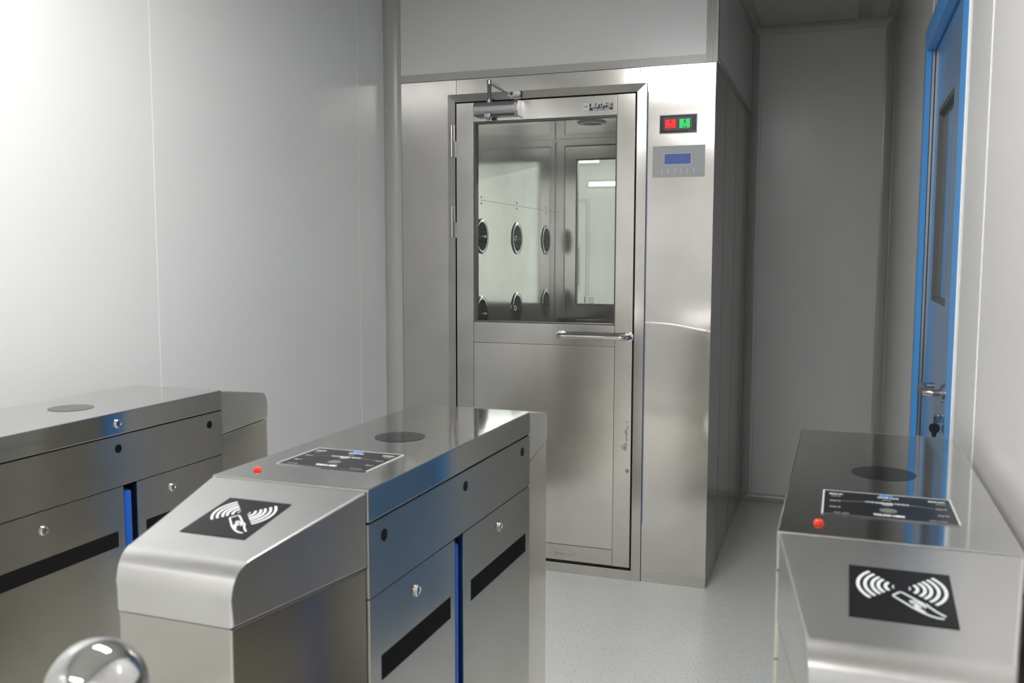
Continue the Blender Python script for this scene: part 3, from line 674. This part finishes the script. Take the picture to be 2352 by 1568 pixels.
def strokez(mb, pts, w_, z0, z1):
    for (a, b) in zip(pts, pts[1:]):
        dx, dy = b[0]-a[0], b[1]-a[1]; L = math.hypot(dx, dy); nx_, ny_ = -dy/L*w_/2, dx/L*w_/2; ex, ey = dx/L*w_*0.25, dy/L*w_*0.25
        mb.prism([(a[0]+nx_-ex, a[1]+ny_-ey), (b[0]+nx_+ex, b[1]+ny_+ey), (b[0]-nx_+ex, b[1]-ny_+ey), (a[0]-nx_-ex, a[1]-ny_-ey)], 'Z', z0, z1)
def turnstile(name, px, py, ang, L, gap, label, tapes, lidlock=False, reader=True, panel=True, grp='turnstiles in a row'):
    root = empty(name, (0, 0, 0)); tag(root, label, 'turnstile', grp)
    L *= K; g0, g1 = (gap-0.0235)*K, (gap+0.0235)*K if False else (gap+0.0235)*K
    def P(mb, nm, m, par=root, **k): return mb.build(nm, m, par, **k)
    P(MB().box(-W/2, W/2, 0.001, L-0.001, ZLID, ZTOP, bev=0.0026), 'lid', ST_LID)
    P(MB().box(-W/2+0.008, W/2-0.008, 0.004, g0, 0.02, ZLID+0.004).box(-W/2+0.008, W/2-0.008, g1, L-0.004, 0.02, ZLID+0.004)
      .box(-W/2+0.008, W/2-0.008, g0, g1, zz(0.79), ZLID+0.004), 'inner_frame', DARK, smooth=0)
    hx_ = [(0.058*K), 0.431*K, (L-0.060*K)]
    for s in (-1, 1):
        xa, xb = sorted((s*(W/2-0.0005), s*(W/2-0.012)))
        band = P(MB().box(xa, xb, 0.001, L-0.001, ZBAND+0.0008, ZLID-0.0022, bev=0.001), 'upper_panel', ST_SIDE)
        for y in hx_:
            o = MB().lathe([(0, -0.004), (0.0092, -0.004), (0.0092, 0.0006), (0.0, 0.0006)], (s*(W/2-0.0005), y, zz(0.885)), 'X' if s > 0 else '-X', 24).build('sensor_window', SENS, band)
        for k, (ya, yb, yl) in enumerate(((0.0015, g0, 0.188*K), (g1, L-0.0015, L-0.226*K))):
            dp = P(MB().box(xa, xb, ya, yb, 0.012, ZBAND-0.0008, bev=0.001), 'door_panel', ST_SIDE)
            MB().lathe([(0, 0), (0.0098, 0), (0.0102, 0.002), (0.0086, 0.0042), (0.0066, 0.0042), (0.0060, 0.0028), (0, 0.0028)], (s*(W/2-0.0005), yl, zz(0.738)), 'X' if s > 0 else '-X', 24).build('lock', CHROME, dp)
            sl_ = s*(W/2-0.0005+0.0029); a_, b_2 = sorted((sl_, sl_+s*0.0003))
            MB().box(a_, b_2, yl-0.0008, yl+0.0008, zz(0.738)-0.004, zz(0.738)+0.004).build('lock_slot', DARK, dp, smooth=0)
            if s > 0:
                t0, t1, z0, z1 = tapes[k]
                MB().box(W/2-0.0006, W/2-0.0001, t0*K, t1*K, zz(z0), zz(z1)).build('tape_strip', TAPE, dp, smooth=0)
    yf = (g0+g1)/2-0.002
    P(MB().box(-W/2+0.012, W/2-0.004, yf-0.0105, yf+0.0105, 0.12, zz(0.768), bev=0.006, seg=4) if False else MB().box(-W/2+0.012, W/2-0.004, yf-0.0115, yf+0.0115, 0.12, zz(0.768), bev=0.007), 'barrier_flap', FLAP)
    for sgn in (1, -1):
        pr = hoodprof(sgn, L); globals()['TAPER'] = 0.0504 if sgn > 0 else 0.043
        hd_ = P(taper_prism(pr, 0.0025, sgn, L), 'hood', ST_HOOD)
        yb_ = -0.300*K+0.001
        P(taper_prism([(0, ZHOOD-0.0008), (yb_, ZHOOD-0.0008), (yb_, 0.0), (0, 0.0)], 0.004, sgn, L), 'pedestal', ST_SIDE)
        if sgn > 0 and reader: hood_near = hd_
    # smoked disc on the lid
    P(MB().lathe([(0, 0), (0.0463, 0), (0.0463, 0.0006), (0.0, 0.0006)], (0, 0.440*K, ZTOP), 'Z', 48), 'sensor_disc', DISC)
    if lidlock:
        o = P(MB().lathe([(0, 0), (0.0098, 0), (0.0102, 0.002), (0.0086, 0.0042), (0.0066, 0.0042), (0.0060, 0.0028), (0, 0.0028)], (W/2, 0.431*K, zz(0.9507)), 'X', 24), 'lock', CHROME)
        MB().box(W/2+0.0029, W/2+0.0032, 0.431*K-0.0008, 0.431*K+0.0008, zz(0.9507)-0.004, zz(0.9507)+0.004).build('lock_slot', DARK, o, smooth=0)
    if panel:
        x0, x1, y0, y1 = (-0.0965)*K, 0.0965*K, 0.118*K, 0.268*K; z = ZTOP
        cxp = -0.003
        pl = P(MB().box(x0+cxp, x1+cxp, y0, y1, z, z+0.0010), 'instruction_panel', STICK, smooth=0)
        MB().ring(x0+cxp-0.0022, x1+cxp+0.0022, y0, y1+0.0022, x0+cxp, x1+cxp, y0+0.00001, y1, 0.0, 0.0013).build('panel_rim', RIM, pl, smooth=0).data.transform(Matrix.Translation((0, 0, z)) @ Matrix(((1, 0, 0, 0), (0, 0, 1, 0), (0, 1, 0, 0), (0, 0, 0, 1))))
        def T(s, u, v, size, m, sx=1.0, bold=0.0003):
            text('panel_text', s, size, m, pl, Matrix.Translation((cxp+u*(x1-x0), y0+v*(y1-y0), z+0.0012)), sx, 0.0001, bold)
        T('SENSOR LEFT', -0.405, 0.86, 0.00760, WHITE, 0.399); T('(entrance)', -0.405, 0.77, 0.00680, GREYP, 0.427)
        T('SENSOR RIGHT', 0.395, 0.86, 0.00760, WHITE, 0.399); T('(exit lane)', 0.42, 0.77, 0.00680, GREYP, 0.427)
        T('SM.RTI', 0.0, 0.94, 0.01200, BLUEP, 0.475, 0.0006); T('READER ZONE', 0.015, 0.86, 0.00880, WHITE, 0.456); T('(status)', 0.0, 0.76, 0.00760, GREYP, 0.475)
        T('WAVE CARD OVER THE RING', 0.0, 0.62, 0.00760, WHITE, 0.532)
        T('TOUCH HERE', 0.0, 0.12, 0.01080, WHITE, 0.551, 0.0006)
        T('Mode  select', -0.36, 0.07, 0.00680, GREYP, 0.522); T('Made in series', 0.36, 0.07, 0.00680, GREYP, 0.522)
        for u, v in ((-0.41, 0.56), (-0.41, 0.30), (0.41, 0.56), (0.41, 0.30)): T('(signal)', u, v, 0.00840, GREYP, 0.570, 0.0005)
        m_ = MB(); xx = lambda u: cxp+u*(x1-x0); yy_ = lambda v: y0+v*(y1-y0)
        cur = [(xx(-0.36+0.72*i/16), yy_(0.57+0.06*math.sin(PI*i/16))) for i in range(17)]
        strokez(m_, cur[:7], 0.0008, z+0.0010, z+0.0013); strokez(m_, cur[10:], 0.0008, z+0.0010, z+0.0013)
        m_.lathe([(0, 0), (0.0075, 0), (0.0075, 0.0002), (0, 0.0002)], (cxp, yy_(0.58), z+0.001), 'Z', 24)
        for r in (0.0075, 0.0060, 0.0045, 0.0030, 0.0015): arc(m_, cxp, yy_(0.32), r*1.35, 0, 360, 0.0009, z+0.0010, z+0.0013, 30)
        m_.build('panel_diagram', GREYP, pl, smooth=0)
    if reader:
        # red push button on the lid
        rb = P(MB().lathe([(0, 0), (0.0062, 0), (0.0062, 0.0018), (0.0050, 0.0022), (0.0050, 0.0040), (0.0042, 0.0048), (0, 0.0050)], (-0.105*K, 0.060*K, ZTOP), 'Z', 24), 'red_button', RED)
        # card reader sticker
        a0, a1, b0, b1 = (-0.0625)*K, (0.0605)*K, -0.2065*K, -0.0775*K
        ym = (b0+b1)/2; hs = (b1-b0)/2*math.sqrt(1+SLOPE**2)
        def onslope(mb, lift): mb.bm.transform(slope_m(0, ym, lift)); return mb
        st = onslope(MB().box(a0, a1, -hs, hs, 0, 0.0006), 0.0003).build('card_reader_sticker', STICK, root, smooth=0)
        sw = (a1-a0)
        m_ = MB(); cy0 = 0.14*sw
        for i, r in enumerate((0.045, 0.115, 0.185, 0.245, 0.315, 0.385)):
            rr = r*sw; wd = 0.012*sw if i == 0 else 0.034*sw
            arc(m_, -0.035*sw, cy0, rr, 180-46, 180+46, wd, 0, 0.0003)
            arc(m_, 0.045*sw, cy0, rr, -46, 46, wd, 0, 0.0003)
        onslope(m_, 0.0010).build('radio_waves', WHITE, st, smooth=0)
        # card held by a hand, drawn in outline
        m_ = MB(); s_w = sw
        def S(pts, wd=0.022): strokez(m_, [(x*s_w, y*s_w) for x, y in pts], wd*s_w, 0, 0.0003)
        S([(0.20, -0.150), (0.015, 0.028), (-0.005, 0.038), (-0.025, 0.030), (-0.078, -0.035), (-0.080, -0.055), (-0.065, -0.075), (0.09, -0.245)])
        S([(0.075, -0.120), (0.11, -0.115), (0.16, -0.150), (0.20, -0.185), (0.21, -0.215)], 0.026)
        S([(0.075, -0.120), (0.085, -0.150), (0.13, -0.175), (0.17, -0.215)], 0.022)
        S([(0.09, -0.245), (0.14, -0.290), (0.19, -0.330), (0.25, -0.370), (0.31, -0.392), (0.36, -0.395)], 0.026)
        S([(0.115, -0.200), (0.15, -0.260), (0.19, -0.310)], 0.036)
        S([(0.22, -0.150), (0.26, -0.215), (0.31, -0.280), (0.38, -0.345)], 0.024)
        onslope(m_, 0.00135).build('hand_and_card', WHITE, st, smooth=0)
    # place: local origin = knee, centre of the unit
    ca, sa = math.cos(ang), math.sin(ang)
    wx = CAM.x + K*(px-CAM.x) - W/2*ca; wy = CAM.y + K*(py-CAM.y) - W/2*sa
    root.location = (wx, wy, 0); root.rotation_euler = (0, 0, ang)
    return root
TP = [(0.043, 0.348, 0.6215, 0.668), (0.4600, 0.828, 0.6185, 0.666)]
turnstile('turnstile', -0.2625, -2.4004, -0.0056, 0.863, 0.395, 'middle of three steel turnstiles, with a card sticker, left of the open lane', TP)
turnstile('turnstile', 0.4127+0.3244, -2.4032, -0.0039, 0.855, 0.40, 'steel turnstile nearest the blue door, its large card sticker facing the viewer', TP)
TPL = [(-0.05+0.06, 0.420, 0.629, 0.670), (0.522, 0.83, 0.629, 0.6725)]
turnstile('turnstile', -1.2566+0.0037, -1.4965-0.8525, -0.0044, 0.8525, 0.4675, 'steel turnstile along the white wall at left, with a lock on its lid edge', TPL, lidlock=True, reader=False, panel=False)

# ------------------------------------------------------------------ stanchion with a ball top, bottom left
def ray(u, v): return fwd + (u-1176)/FPX*R_ - (v-784)/FPX*U_
BR = 0.036; bc = CAM + ray(221, 1579)*(BR*FPX/113)
stn = empty('stanchion_post', (bc.x, bc.y, 0)); tag(stn, 'polished steel post with a ball top, close to the viewer at bottom left', 'post'); RP = relx(stn)
m_ = MB(); prof = [(0, -BR)] + [(BR*math.sin(PI*i/32), -BR*math.cos(PI*i/32)) for i in range(1, 32)] + [(0, BR)]
m_.lathe(prof, bc, 'Z', 64)
RP(m_.build('ball_top', CHROME, smooth=180))
RP(MB().lathe([(0, 0.008), (0.019, 0.008), (0.019, bc.z-BR-0.004), (0.024, bc.z-BR-0.002), (0.024, bc.z-BR+0.006), (0, bc.z-BR+0.006)], (bc.x, bc.y, 0), 'Z', 32).build('post', SATIN))
RP(MB().lathe([(0, 0), (0.065, 0), (0.065, 0.005), (0.030, 0.010), (0.0, 0.012)], (bc.x, bc.y, 0), 'Z', 40).build('base_plate', SATIN))

bpy.context.view_layer.update()
